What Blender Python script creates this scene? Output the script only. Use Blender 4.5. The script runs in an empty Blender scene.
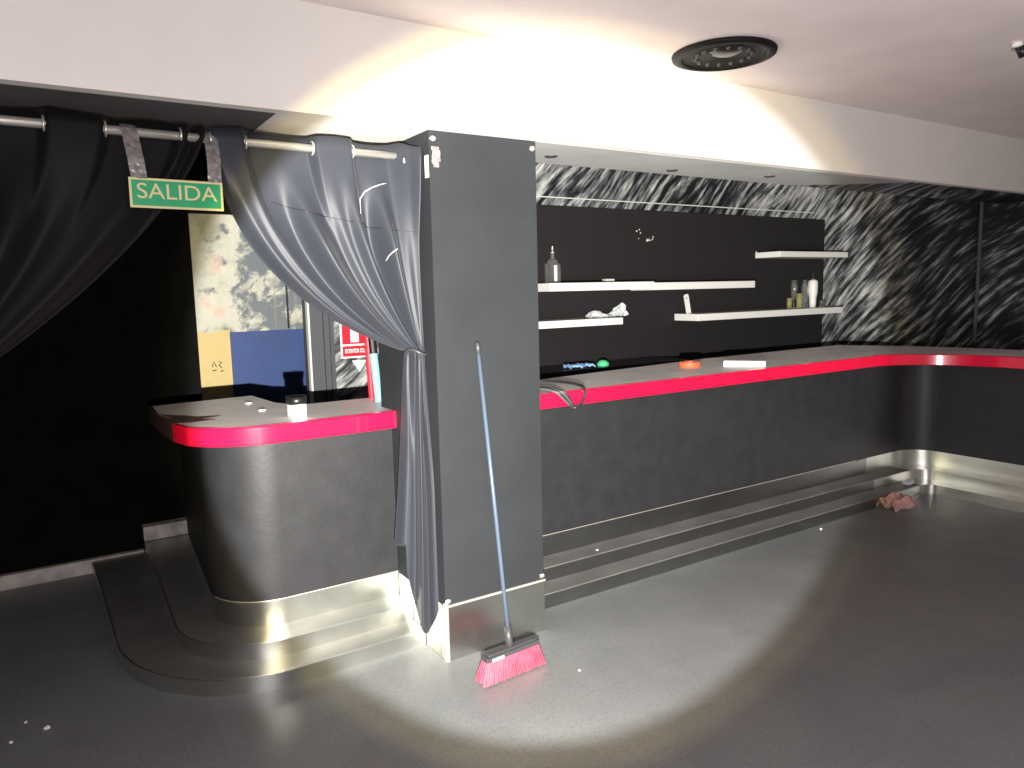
import bpy, bmesh, math, random
from mathutils import Vector, Matrix
random.seed(7)
SC = bpy.context.scene
COL = SC.collection
PI = math.pi

# ------------------------------------------------------------------ materials
def new_mat(name):
    m = bpy.data.materials.new(name); m.use_nodes = True
    nt = m.node_tree; b = nt.nodes['Principled BSDF']
    return m, nt, b

def mat(name, col, rough=.6, metal=0., spec=.5, noise=0., nscale=20., bump=0., bscale=60., sheen=0., stretch=(1, 1, 1), trans=0., coat=0.):
    m, nt, b = new_mat(name); N = nt.nodes; L = nt.links
    b.inputs['Roughness'].default_value = rough
    b.inputs['Metallic'].default_value = metal
    b.inputs['Specular IOR Level'].default_value = spec
    b.inputs['Base Color'].default_value = (*col, 1)
    b.inputs['Transmission Weight'].default_value = trans
    b.inputs['Coat Weight'].default_value = coat
    if sheen:
        b.inputs['Sheen Weight'].default_value = sheen
        b.inputs['Sheen Roughness'].default_value = .4
    tc = N.new('ShaderNodeTexCoord'); mp = N.new('ShaderNodeMapping')
    mp.inputs['Scale'].default_value = stretch
    L.new(tc.outputs['Object'], mp.inputs['Vector'])
    if noise:
        n = N.new('ShaderNodeTexNoise'); n.inputs['Scale'].default_value = nscale; n.inputs['Detail'].default_value = 6
        L.new(mp.outputs[0], n.inputs['Vector'])
        r = N.new('ShaderNodeValToRGB')
        r.color_ramp.elements[0].position = .3; r.color_ramp.elements[1].position = .7
        r.color_ramp.elements[0].color = (*[max(0, c*(1-noise)) for c in col], 1)
        r.color_ramp.elements[1].color = (*[min(1, c*(1+noise)) for c in col], 1)
        L.new(n.outputs['Fac'], r.inputs[0]); L.new(r.outputs[0], b.inputs['Base Color'])
    if bump:
        n2 = N.new('ShaderNodeTexNoise'); n2.inputs['Scale'].default_value = bscale; n2.inputs['Detail'].default_value = 4
        L.new(mp.outputs[0], n2.inputs['Vector'])
        bp = N.new('ShaderNodeBump'); bp.inputs['Strength'].default_value = bump; bp.inputs['Distance'].default_value = .01
        L.new(n2.outputs['Fac'], bp.inputs['Height']); L.new(bp.outputs[0], b.inputs['Normal'])
    return m

def math_node(nt, op, a, b=None, c=None):
    n = nt.nodes.new('ShaderNodeMath'); n.operation = op
    for i, v in enumerate((a, b, c)):
        if v is None: continue
        if isinstance(v, (int, float)): n.inputs[i].default_value = v
        else: nt.links.new(v, n.inputs[i])
    return n.outputs[0]

def ramp(nt, fac, stops, interp='LINEAR'):
    r = nt.nodes.new('ShaderNodeValToRGB'); cr = r.color_ramp; cr.interpolation = interp
    while len(cr.elements) < len(stops): cr.elements.new(.5)
    for e, (p, c) in zip(cr.elements, stops):
        e.position = p; e.color = (*c, 1)
    nt.links.new(fac, r.inputs[0]); return r.outputs[0]

def mix(nt, fac, a, b):
    n = nt.nodes.new('ShaderNodeMix'); n.data_type = 'RGBA'
    for s, v in ((n.inputs['Factor'], fac), (n.inputs['A'], a), (n.inputs['B'], b)):
        if isinstance(v, (int, float)): s.default_value = v
        elif isinstance(v, tuple): s.default_value = (*v, 1)
        else: nt.links.new(v, s)
    return n.outputs['Result']

def noise_tex(nt, vec, scale, detail=4, rough=.5, dist=0.):
    n = nt.nodes.new('ShaderNodeTexNoise'); n.inputs['Scale'].default_value = scale
    n.inputs['Detail'].default_value = detail; n.inputs['Roughness'].default_value = rough; n.inputs['Distortion'].default_value = dist
    if vec is not None: nt.links.new(vec, n.inputs['Vector'])
    return n.outputs['Fac']

def brush_mat():
    """wall painted with sweeping grey and white brush strokes over black"""
    m, nt, b = new_mat('brush_stroke_paint'); N = nt.nodes; L = nt.links
    tc = N.new('ShaderNodeTexCoord'); sx = N.new('ShaderNodeSeparateXYZ'); L.new(tc.outputs['Object'], sx.inputs[0])
    X, Y, Z = sx.outputs
    s = math_node(nt, 'SUBTRACT', X, Y)
    low = noise_tex(nt, tc.outputs['Object'], .8, 0)
    # curved strokes: shear grows with height
    wob = math_node(nt, 'MULTIPLY', math_node(nt, 'SUBTRACT', low, .5), .5)
    z2 = math_node(nt, 'ADD', Z, wob)
    th = .72
    bb = math_node(nt, 'SUBTRACT', math_node(nt, 'MULTIPLY', z2, math.cos(th)), math_node(nt, 'MULTIPLY', s, math.sin(th)))
    aa = math_node(nt, 'ADD', math_node(nt, 'MULTIPLY', s, math.cos(th)), math_node(nt, 'MULTIPLY', z2, math.sin(th)))
    cv = N.new('ShaderNodeCombineXYZ')
    L.new(math_node(nt, 'MULTIPLY', aa, 3.0), cv.inputs[0]); L.new(math_node(nt, 'MULTIPLY', bb, 21.), cv.inputs[1])
    st = noise_tex(nt, cv.outputs[0], 1., 6, .62, .0)
    big = noise_tex(nt, tc.outputs['Object'], .55, 2)
    # denser black to the right
    shift = math_node(nt, 'MULTIPLY', math_node(nt, 'SUBTRACT', big, .5), .35)
    zone = nt.nodes.new('ShaderNodeMapRange'); zone.inputs['From Min'].default_value = 2.3; zone.inputs['From Max'].default_value = 3.4
    zone.inputs['To Min'].default_value = 0.0; zone.inputs['To Max'].default_value = -.06
    L.new(s, zone.inputs['Value'])
    v = math_node(nt, 'ADD', math_node(nt, 'ADD', st, shift), zone.outputs[0])
    c = ramp(nt, v, [(.40, (.006, .006, .008)), (.475, (.06, .065, .075)), (.545, (.25, .26, .265)), (.66, (.62, .63, .62))])
    L.new(c, b.inputs['Base Color']); b.inputs['Roughness'].default_value = .55
    return m

def mottled_mat():
    m, nt, b = new_mat('peeling_mottled_paint'); L = nt.links
    tc = nt.nodes.new('ShaderNodeTexCoord'); O = tc.outputs['Object']
    sx = nt.nodes.new('ShaderNodeSeparateXYZ'); L.new(O, sx.inputs[0]); X, Y, Z = sx.outputs
    n1 = noise_tex(nt, O, 4., 8, .65, .4)
    base = ramp(nt, n1, [(.35, (.40, .39, .32)), (.5, (.56, .55, .46)), (.65, (.64, .60, .52))])
    # grey blue patches on the right half, higher up
    n2 = noise_tex(nt, O, 5.5, 10, .7, .5)
    mr = nt.nodes.new('ShaderNodeMapRange'); mr.inputs['From Min'].default_value = 1.15; mr.inputs['From Max'].default_value = 1.45
    mr.inputs['To Min'].default_value = -.10; mr.inputs['To Max'].default_value = .05
    L.new(X, mr.inputs['Value'])
    g = ramp(nt, math_node(nt, 'ADD', n2, mr.outputs[0]), [(.47, (0, 0, 0)), (.55, (1, 1, 1))])
    c = mix(nt, g, base, (.17, .19, .21))
    n3 = noise_tex(nt, O, 3., 5, .6)
    p = ramp(nt, n3, [(.60, (0, 0, 0)), (.72, (.7, .7, .7))])
    c = mix(nt, p, c, (.75, .38, .28))
    # streaks running down
    cv = nt.nodes.new('ShaderNodeCombineXYZ'); L.new(math_node(nt, 'MULTIPLY', X, 22.), cv.inputs[0]); L.new(math_node(nt, 'MULTIPLY', Z, 1.5), cv.inputs[1])
    n4 = noise_tex(nt, cv.outputs[0], 1., 4)
    k = ramp(nt, n4, [(.58, (0, 0, 0)), (.68, (.6, .6, .6))])
    c = mix(nt, math_node(nt, 'MULTIPLY', k, math_node(nt, 'GREATER_THAN', X, 1.5)), c, (.35, .30, .26))
    # yellow painted block at lower left
    wav = math_node(nt, 'MULTIPLY', noise_tex(nt, O, 9., 3), .06)
    y = math_node(nt, 'MULTIPLY', math_node(nt, 'LESS_THAN', math_node(nt, 'ADD', Z, wav), 1.43), math_node(nt, 'LESS_THAN', X, 1.25))
    c = mix(nt, math_node(nt, 'MULTIPLY', y, .92), c, (.62, .47, .20))
    L.new(c, b.inputs['Base Color']); b.inputs['Roughness'].default_value = .8
    return m

def floor_mat():
    m, nt, b = new_mat('dark_stone_floor'); L = nt.links
    tc = nt.nodes.new('ShaderNodeTexCoord'); O = tc.outputs['Object']
    br = nt.nodes.new('ShaderNodeTexBrick'); L.new(O, br.inputs['Vector'])
    br.inputs['Scale'].default_value = 1.; br.inputs['Brick Width'].default_value = .9; br.inputs['Row Height'].default_value = .45
    br.inputs['Mortar Size'].default_value = .004; br.inputs['Mortar Smooth'].default_value = .6
    br.inputs['Color1'].default_value = (.155, .163, .170, 1); br.inputs['Color2'].default_value = (.135, .142, .150, 1); br.inputs['Mortar'].default_value = (.12, .124, .128, 1)
    n = noise_tex(nt, O, 2.2, 8, .65, .6)
    c = mix(nt, ramp(nt, n, [(.35, (0, 0, 0)), (.7, (.75, .75, .75))]), br.outputs['Color'], (.19, .197, .196))
    n2 = noise_tex(nt, O, 70., 3, .6)
    c = mix(nt, ramp(nt, n2, [(.5, (0, 0, 0)), (.75, (.5, .5, .5))]), c, (.06, .058, .06))
    L.new(c, b.inputs['Base Color'])
    r = nt.nodes.new('ShaderNodeMapRange'); r.inputs['To Min'].default_value = .28; r.inputs['To Max'].default_value = .5
    L.new(noise_tex(nt, O, 5., 5), r.inputs['Value']); L.new(r.outputs[0], b.inputs['Roughness'])
    bp = nt.nodes.new('ShaderNodeBump'); bp.inputs['Strength'].default_value = .12; bp.inputs['Distance'].default_value = .004
    L.new(n2, bp.inputs['Height']); L.new(bp.outputs[0], b.inputs['Normal'])
    return m

def steel_mat(name, col, rough):
    m, nt, b = new_mat(name); L = nt.links
    tc = nt.nodes.new('ShaderNodeTexCoord'); O = tc.outputs['Object']
    n = noise_tex(nt, O, 3.5, 6, .6, .5)
    c = ramp(nt, n, [(.3, tuple(x*.86 for x in col)), (.6, col)])
    L.new(c, b.inputs['Base Color']); b.inputs['Metallic'].default_value = 1.
    r = nt.nodes.new('ShaderNodeMapRange'); r.inputs['To Min'].default_value = rough*.9; r.inputs['To Max'].default_value = rough*1.2
    L.new(noise_tex(nt, O, 9., 5), r.inputs['Value']); L.new(r.outputs[0], b.inputs['Roughness'])
    mp = nt.nodes.new('ShaderNodeMapping'); mp.inputs['Scale'].default_value = (3, 3, 90); L.new(O, mp.inputs['Vector'])
    bp = nt.nodes.new('ShaderNodeBump'); bp.inputs['Strength'].default_value = .0; bp.inputs['Distance'].default_value = .001
    L.new(noise_tex(nt, mp.outputs[0], 1., 2), bp.inputs['Height']); L.new(bp.outputs[0], b.inputs['Normal'])
    return m

M = dict(
    floor=floor_mat(), brush=brush_mat(), mottled=mottled_mat(),
    ceil=mat('grey_white_ceiling_paint', (.78, .70, .68), .85, noise=.06, nscale=3., bump=.1, bscale=40),
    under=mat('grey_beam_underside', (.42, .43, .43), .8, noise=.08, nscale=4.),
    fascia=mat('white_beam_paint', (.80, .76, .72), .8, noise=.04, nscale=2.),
    beam_dark=mat('dark_grey_paint', (.085, .078, .078), .8, noise=.1),
    blackwall=mat('matte_black_wall', (.004, .004, .004), .9, spec=.1, noise=.4, nscale=6),
    pillar=mat('charcoal_pillar_cloth', (.024, .026, .030), .75, spec=.25, noise=.12, nscale=3., bump=.15, bscale=200),
    panel=mat('black_panel', (.020, .018, .020), .85, spec=.2, noise=.25, nscale=140),
    bar=mat('charcoal_bar_paint', (.024, .024, .027), .5, spec=.4, noise=.15, nscale=9., bump=.08, bscale=40),
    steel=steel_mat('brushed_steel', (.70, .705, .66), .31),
    steel_shaded=steel_mat('shaded_steel', (.33, .34, .34), .33),  # same steel, coloured darker where the torch light reflects away
    tread_metal=mat('scuffed_step_metal', (.40, .40, .375), .36, metal=.75, noise=.15, nscale=6.),
    foot=steel_mat('pillar_foot_steel', (.52, .53, .51), .34),
    tread=mat('grey_step_lining', (.14, .135, .135), .45, noise=.2, nscale=5.),
    chrome=mat('bright_steel_tube', (.85, .82, .74), .3, metal=.7),
    red=mat('glossy_red_tape', (.85, .008, .055), .22, coat=.6, noise=.05, nscale=4.),
    top=mat('pale_grey_laminate', (.88, .82, .82), .45, noise=.12, nscale=4.),
    white=mat('white_laminate', (.86, .85, .83), .45),
    whitemat=mat('white_paint_object', (.85, .85, .82), .5),
    satin=mat('charcoal_satin', (.034, .037, .048), .5, spec=.3, sheen=.06, bump=.05, bscale=300),
    satin_shaded=mat('shaded_satin', (.008, .008, .008), .6, spec=.15, sheen=.04, bump=.05, bscale=300),  # same curtain fabric, coloured darker because it hangs outside the torch beam
    black=mat('black_plastic', (.010, .010, .010), .35),
    grille=mat('matte_black_grille', (.006, .006, .006), .6, spec=.2),
    darkgrey=mat('dark_grey_plastic', (.05, .05, .055), .4),
    frame=mat('blue_grey_paint', (.06, .065, .075), .5),
    blue=mat('blue_paint', (.028, .060, .20), .6, noise=.1, nscale=5.),
    bhandle=mat('blue_broom_tube', (.085, .115, .17), .3),
    pink=mat('pink_bristles', (.50, .050, .095), .5, noise=.35, nscale=90., stretch=(1, 1, .15)),
    sgreen=mat('green_sign_face', (.01, .36, .14), .4),
    syellow=mat('pale_yellow_sign_paint', (.75, .66, .33), .5),
    sred=mat('red_sign_face', (.72, .01, .03), .4),
    cyan=mat('pale_cyan_plastic', (.20, .45, .52), .35),
    redplastic=mat('red_plastic', (.55, .02, .04), .4),
    orange=mat('orange_tape', (.85, .16, .07), .5),
    cloth_blue=mat('pale_blue_cloth', (.25, .45, .75), .8),
    green=mat('green_plastic', (.10, .65, .30), .5),
    plasticbag=mat('milky_plastic_film', (.70, .74, .78), .3),
    glass=mat('clear_glass', (.95, .97, .97), .04, trans=.93),
    yglass=mat('yellow_tinted_glass', (.80, .75, .35), .1, trans=.7),
    label=mat('pale_label_paper', (.7, .7, .68), .6),
    tape=mat('clear_adhesive_tape', (.22, .20, .195), .25, noise=.35, nscale=50.),
    cable_pale=mat('pale_grey_cable', (.11, .11, .115), .35),
    cable=mat('grey_cable', (.03, .03, .033), .35),
    pinkscrap=mat('dusty_pink_card', (.55, .30, .27), .7, noise=.3, nscale=20.),
    beige=mat('dusty_beige_skirting', (.50, .46, .42), .7, noise=.35, nscale=12.),
    plaster=mat('white_plaster', (.80, .78, .74), .9),
    stain=mat('dark_red_worn_wood', (.07, .02, .018), .8, noise=.5, nscale=30.),
)

# ------------------------------------------------------------------ helpers
def link_bm(name, bm, m, parent=None, smooth=False, bevel=0., kind=None, recalc=True):
    if recalc: bmesh.ops.recalc_face_normals(bm, faces=bm.faces)
    me = bpy.data.meshes.new(name); bm.to_mesh(me); bm.free()
    if smooth:
        for p in me.polygons: p.use_smooth = True
        if smooth == 'auto': me.set_sharp_from_angle(angle=.5)
    o = bpy.data.objects.new(name, me); COL.objects.link(o); me.materials.append(m)
    if parent:
        o.parent = parent
        o.matrix_parent_inverse = Matrix.Translation(parent.location).inverted() if parent.type == 'EMPTY' and not parent.parent else Matrix.Identity(4)
        if parent.type != 'EMPTY': o.matrix_parent_inverse = Matrix.Identity(4)
    if bevel:
        md = o.modifiers.new('bevel', 'BEVEL'); md.width = bevel; md.segments = 2; md.limit_method = 'ANGLE'
    if kind: o['kind'] = kind
    return o

def box(bm, x0, x1, y0, y1, z0, z1, mtx=None):
    vs = [bm.verts.new((x, y, z)) for x in (x0, x1) for y in (y0, y1) for z in (z0, z1)]
    for f in ((0, 1, 3, 2), (4, 6, 7, 5), (0, 4, 5, 1), (2, 3, 7, 6), (0, 2, 6, 4), (1, 5, 7, 3)):
        bm.faces.new([vs[i] for i in f])
    if mtx is not None: bmesh.ops.transform(bm, matrix=mtx, verts=vs)
    return vs

def bobj(name, dims, m, parent=None, bevel=0., kind=None):
    bm = bmesh.new(); box(bm, *dims); return link_bm(name, bm, m, parent, bevel=bevel, kind=kind)

def prism(bm, pts, z0, z1):
    a = [bm.verts.new((x, y, z0)) for x, y in pts]; b = [bm.verts.new((x, y, z1)) for x, y in pts]
    n = len(pts); bm.faces.new(a[::-1]); bm.faces.new(b)
    for i in range(n): bm.faces.new((a[i], a[(i+1) % n], b[(i+1) % n], b[i]))

def tube(bm, pts, r, seg=10, cap=True):
    pts = [Vector(p) for p in pts]; rings = []
    rad = r if isinstance(r, (list, tuple)) else [r]*len(pts)
    up = None
    for i, p in enumerate(pts):
        t = (pts[min(i+1, len(pts)-1)]-pts[max(i-1, 0)]).normalized()
        if up is None:
            up = Vector((0, 0, 1)) if abs(t.z) < .9 else Vector((1, 0, 0))
        a = t.cross(up)
        if a.length < 1e-4: a = t.cross(Vector((1, 0, 0)))
        a.normalize(); up = a.cross(t).normalized()
        rings.append([bm.verts.new(p+(a*math.cos(2*PI*k/seg)+up*math.sin(2*PI*k/seg))*rad[i]) for k in range(seg)])
    for i in range(len(rings)-1):
        for k in range(seg):
            bm.faces.new((rings[i][k], rings[i][(k+1) % seg], rings[i+1][(k+1) % seg], rings[i+1][k]))
    if cap: bm.faces.new(rings[0][::-1]); bm.faces.new(rings[-1])

def lathe(bm, prof, c=(0, 0, 0), seg=28):
    rings = []
    for r, z in prof:
        rings.append([bm.verts.new((c[0]+r*math.cos(2*PI*k/seg), c[1]+r*math.sin(2*PI*k/seg), c[2]+z)) for k in range(seg)] if r > 1e-6 else [bm.verts.new((c[0], c[1], c[2]+z))])
    for a, b in zip(rings, rings[1:]):
        if len(a) == 1 and len(b) == 1: continue
        for k in range(seg):
            if len(a) == 1: bm.faces.new((a[0], b[(k+1) % seg], b[k]))
            elif len(b) == 1: bm.faces.new((a[k], a[(k+1) % seg], b[0]))
            else: bm.faces.new((a[k], a[(k+1) % seg], b[(k+1) % seg], b[k]))

def thing(name, loc, label, cat, group=None, rotz=0):
    o = bpy.data.objects.new(name, None); COL.objects.link(o); o.location = loc; o.empty_display_size = .1
    o['label'] = label; o['category'] = cat
    if group: o['group'] = group
    return o

def tag(o, label, cat, group=None):
    o['label'] = label; o['category'] = cat
    if group: o['group'] = group
    return o

def arc(cx, cy, r, a0, a1, n=14, ry=None):
    n *= 3
    ry = ry or r
    return [(cx+r*math.cos(math.radians(a0+(a1-a0)*i/n)), cy+ry*math.sin(math.radians(a0+(a1-a0)*i/n))) for i in range(n+1)]

def text_mesh(name, body, size, m, mtx, parent, extrude=.001, align='CENTER', sx=1., bold=0.):
    cu = bpy.data.curves.new(name, 'FONT'); cu.body = body; cu.size = size; cu.extrude = extrude; cu.align_x = align; cu.align_y = 'CENTER'; cu.offset = bold
    t = bpy.data.objects.new(name+'_curve', cu); COL.objects.link(t)
    bpy.context.view_layer.update()
    me = bpy.data.meshes.new_from_object(t.evaluated_get(bpy.context.evaluated_depsgraph_get()))
    COL.objects.unlink(t); bpy.data.objects.remove(t)
    me.transform(mtx @ Matrix.Diagonal((sx, 1, 1, 1)))
    me.materials.clear(); me.materials.append(m)
    o = bpy.data.objects.new(name, me); COL.objects.link(o); o.parent = parent
    if parent.type == 'EMPTY': o.matrix_parent_inverse = Matrix.Translation(parent.location).inverted()
    return o

# ------------------------------------------------------------------ the room
ZC = 2.71      # ceiling
ZB = 2.32      # underside of the beam
bobj('floor', (-3.4, 8.4, -2.6, 6.6, -.06, 0), M['floor'], kind='structure')
bobj('ceiling', (-3.4, 8.4, -2.6, 6.6, ZC, ZC+.08), M['ceil'], kind='structure')
bm = bmesh.new(); box(bm, -3.3, 7.4, 2.765, 2.82, ZB, ZC); box(bm, .80, 1.70, 2.82, 3.27, ZB, ZB+.12)
link_bm('trim_1', bm, M['fascia'], kind='structure')
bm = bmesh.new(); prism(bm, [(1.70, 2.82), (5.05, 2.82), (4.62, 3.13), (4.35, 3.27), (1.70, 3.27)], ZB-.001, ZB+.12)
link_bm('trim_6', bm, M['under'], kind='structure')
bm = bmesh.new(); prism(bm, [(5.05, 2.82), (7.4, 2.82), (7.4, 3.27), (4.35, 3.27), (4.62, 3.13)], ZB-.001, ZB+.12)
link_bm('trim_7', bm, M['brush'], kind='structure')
bobj('trim_2', (-3.3, .80, 2.82, 3.27, ZB-.002, ZB+.12), M['beam_dark'], kind='structure')
# back wall of the bar and its right end
bobj('wall_back', (2.35, 7.55, 4.90, 5.02, 0, ZC), M['brush'], kind='structure')
bobj('wall_right', (7.40, 7.55, 3.42, 4.90, 0, ZC), M['brush'], kind='structure')
bobj('wall_right_front', (7.22, 7.55, -2.5, 3.42, 0, ZC), M['brush'], kind='structure')
bobj('trim_3', (7.205, 7.22, 3.385, 3.41, 1.1, 2.6), M['cable_pale'], kind='structure')
bobj('wall_left', (-3.4, -3.3, -2.5, 6.6, 0, ZC), M['blackwall'], kind='structure')
# partition at the left, doorway, brush painted pier
bobj('wall_left_back', (-3.3, .86, 5.10, 5.20, 0, ZC), M['blackwall'], kind='structure')
bobj('wall_lintel', (.86, 1.58, 5.10, 5.20, 2.20, ZC), M['blackwall'], kind='structure')
bobj('wall_pier', (1.745, 2.35, 5.08, 5.2, 0, ZC), M['brush'], kind='structure')
bm = bmesh.new(); box(bm, 1.58, 1.745, 5.04, 5.2, 0, ZC); box(bm, 1.665, 1.68, 5.015, 5.04, 0, ZC); box(bm, 1.71, 1.72, 5.02, 5.04, 0, ZC)
link_bm('trim_4', bm, M['frame'], kind='structure')
bobj('trim_5', (1.568, 1.58, 5.05, 5.10, 0, 2.2), M['label'], kind='structure')
bobj('wall_far', (.2, 2.35, 6.0, 6.1, 0, ZC), M['mottled'], kind='structure')
bobj('wall_far_left', (.1, .2, 5.2, 6.1, 0, ZC), M['blackwall'], kind='structure')
bobj('baseboard_left', (-3.3, .44, 5.06, 5.10, 0, .085), M['beige'], kind='structure')
bobj('baseboard_step', (.445, .72, 5.02, 5.10, .152, .24), M['beige'], kind='structure')
# blue rectangle and thin pipe on the far wall
o = bobj('blue_board', (1.245, 1.83, 5.984, 5.999, 0, 1.39), M['blue'], bevel=.002)
tag(o, 'flat blue rectangular board on the mottled peeling wall behind the bar', 'board')
bm = bmesh.new(); tube(bm, [(1.70, 5.985, ZC), (1.70, 5.985, 1.40)], .008)
o = link_bm('wall_conduit', bm, M['darkgrey'], smooth=True); tag(o, 'thin dark vertical conduit on the peeling wall above the blue board', 'pipe')
bm = bmesh.new()
for pts in ([(1.10, 1.13), (1.115, 1.17), (1.13, 1.13)], [(1.15, 1.17), (1.17, 1.16), (1.15, 1.14), (1.17, 1.12)], [(1.10, 1.10), (1.13, 1.105)], [(1.16, 1.09), (1.18, 1.10)]):
    tube(bm, [(x, 5.999, z) for x, z in pts], .004, 6)
o = link_bm('painted_scribble', bm, M['black']); tag(o, 'small black scribbled marks on the yellow paint beside the blue board', 'graffiti')

# ------------------------------------------------------------------ pillar
p = thing('pillar', (1.7, 3.2, 0), 'square charcoal pillar with steel foot beside the tied curtain', 'pillar')
def leanbox(x0, x1, y0, y1, z0, z1): return (x0, x1, y0, y1, z0, z1)
bobj('shaft', (1.42, 1.955, 2.82, 3.45, .262, ZB), M['pillar'], p)
bobj('foot_cladding', (1.425, 1.962, 2.824, 3.45, 0, .262), M['foot'], p)
bobj('side_cladding', (1.421, 1.425, 2.865, 3.33, .002, .262), M['steel'], p)
bm = bmesh.new(); box(bm, 1.418, 1.434, 2.818, 2.836, 0, .275)
link_bm('corner_strip', bm, M['chrome'], p)
bm = bmesh.new(); box(bm, 1.43, 1.964, 2.815, 2.82, .256, .266)
link_bm('joint_strip', bm, M['chrome'], p)
for (x, z) in ((1.432, .285), (1.945, .285), (1.438, 2.285), (1.935, 2.285)):
    bm = bmesh.new(); bmesh.ops.create_icosphere(bm, subdivisions=2, radius=.012, matrix=Matrix.Translation((x, 2.816, z)) @ Matrix.Diagonal((1.2, .5, .8, 1)))
    for v in bm.verts: v.co += Vector((random.uniform(-.003, .003), 0, random.uniform(-.003, .003)))
    link_bm('foil_tack', bm, M['chrome'], p)
bm = bmesh.new()   # crumpled clear film at the top left
g = [[bm.verts.new((1.430+i*.0065+random.uniform(-.002, .002), 2.815-abs(random.gauss(0, .003)), 2.17+j*.012)) for i in range(7)] for j in range(8)]
for j in range(7):
    for i in range(6):
        if (i, j) not in ((5, 0), (5, 1), (0, 0), (5, 6)): bm.faces.new((g[j][i], g[j][i+1], g[j+1][i+1], g[j+1][i]))
link_bm('tape_patch', bm, M['tape'], p)
bobj('paper_tab', (1.415, 1.4195, 2.826, 2.853, 2.13, 2.22), M['whitemat'], p)

# ------------------------------------------------------------------ bars
def step_parts(parent, outs):
    for name, pts, z0, z1, m in outs:
        bm = bmesh.new(); prism(bm, pts, z0, z1); link_bm(name, bm, m, parent, bevel=0)

bar = thing('bar_counter', (.9, 3.8, 0), 'short rounded-end black bar counter with red edge left of the pillar', 'bar counter')
XL = 1.418
lower = [(XL, 3.03), (.80, 3.03)] + arc(.80, 3.75, .62, 270, 180, 18, .72) + [(.165, 4.7), (.15, 5.055), (XL, 5.055)]
lower = [(XL, 3.03)] + arc(.80, 3.75, .62, 270, 180, 18, .72) + [(.165, 4.7), (.15, 5.055), (.6, 5.055), (.9, 4.0), (XL, 3.6)]
upper = [(XL, 3.17)] + arc(.83, 3.60, .415, 270, 180, 16, .43) + [(.435, 4.4), (.445, 5.055), (.68, 5.055), (.9, 4.0), (XL, 3.6)]
face = [(XL, 3.325)] + arc(.86, 3.60, .28, 270, 180, 14, .275) + [(.60, 3.93), (.64, 4.6), (.70, 5.055), (.76, 5.055), (.75, 4.25), (.95, 3.9), (XL, 3.7)]
def off(poly, d):   # shrink the front part a touch
    return [(x+d if x < 1.4 else x, y+d*.6) for x, y in poly]
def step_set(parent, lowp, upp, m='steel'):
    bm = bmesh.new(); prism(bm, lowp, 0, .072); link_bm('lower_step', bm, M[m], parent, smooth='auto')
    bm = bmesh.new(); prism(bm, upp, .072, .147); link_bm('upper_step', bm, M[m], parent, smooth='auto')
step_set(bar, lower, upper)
bm = bmesh.new(); prism(bm, [(x+.006 if x < 1.4 else x, y+.006) for x, y in lower], .072, .0735); link_bm('tread', bm, M['tread_metal'], [c for c in bar.children if c.name.startswith('lower_step')][0])
bm = bmesh.new(); prism(bm, [(x+.006 if x < 1.4 else x, y+.006) for x, y in upper], .147, .1485); link_bm('tread', bm, M['tread_metal'], [c for c in bar.children if c.name.startswith('upper_step')][0])
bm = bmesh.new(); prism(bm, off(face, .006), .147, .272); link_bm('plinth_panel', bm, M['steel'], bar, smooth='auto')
bm = bmesh.new(); prism(bm, face, .272, 1.01); link_bm('front_panel', bm, M['bar'], bar, smooth='auto')
bm = bmesh.new()   # thin bright lip under the black cladding
pts = [(XL, 3.322)] + arc(.86, 3.60, .283, 270, 195, 12, .278)
for a, b in zip(pts, pts[1:]): tube(bm, [(a[0], a[1], .272), (b[0], b[1], .272)], .0028, 6)
link_bm('lip_strip', bm, M['chrome'], bar)
ctop = [(XL, 3.275)] + arc(.86, 3.60, .385, 270, 205, 12, .325) + [(.478, 3.60), (.50, 3.78), (.465, 3.95), (.475, 4.30), (1.0, 4.36), (1.02, 4.12), (1.03, 3.98), (1.08, 3.86), (1.17, 3.80), (1.50, 3.80), (1.955, 3.79), (1.955, 3.46), (XL, 3.46)]
def inset(poly, d):
    n = len(poly); out = []
    for i in range(n):
        p0, p1, p2 = Vector(poly[i-1]), Vector(poly[i]), Vector(poly[(i+1) % n])
        e1 = (p1-p0).normalized(); e2 = (p2-p1).normalized(); nn = Vector((e1.y+e2.y, -e1.x-e2.x))
        nn = nn.normalized() if nn.length > 1e-6 else Vector((0, 0))
        out.append((p1.x+nn.x*d, p1.y+nn.y*d))
    return out
bm = bmesh.new(); prism(bm, ctop, 1.012, 1.092); link_bm('worktop', bm, M['top'], bar)
def edge_band(parent, path, z0, z1, th=.006, name='red_edge', m=None):
    """a strip following a 2D path, th thick outward (to the right of travel)"""
    n = len(path); a = []
    for i in range(n):
        p0 = Vector(path[max(i-1, 0)]); p2 = Vector(path[min(i+1, n-1)]); t = (p2-p0).normalized()
        nn = Vector((t.y, -t.x)); a.append((Vector(path[i]), nn))
    bm = bmesh.new(); rings = []
    for pnt, nn in a:
        i_ = pnt; o_ = pnt+nn*th; t_ = pnt-nn*.012
        rings.append([bm.verts.new((q.x, q.y, z)) for q, z in ((i_, z0), (o_, z0+.004), (o_, z1-.006), (pnt+nn*(th-.004), z1), (t_, z1+.001), (t_, z1-.003), (i_, z1-.003))])
    for r0, r1 in zip(rings, rings[1:]):
        for k in range(7): bm.faces.new((r0[k], r0[(k+1) % 7], r1[(k+1) % 7], r1[k]))
    bm.faces.new(rings[0]); bm.faces.new(rings[-1][::-1])
    return link_bm(name, bm, m or M['red'], parent, smooth='auto')
edge_band(bar, ([(XL, 3.275)] + arc(.86, 3.60, .385, 270, 205, 12, .325) + [(.478, 3.60)])[::-1], 1.008, 1.093).name = 'red_edge'
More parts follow.
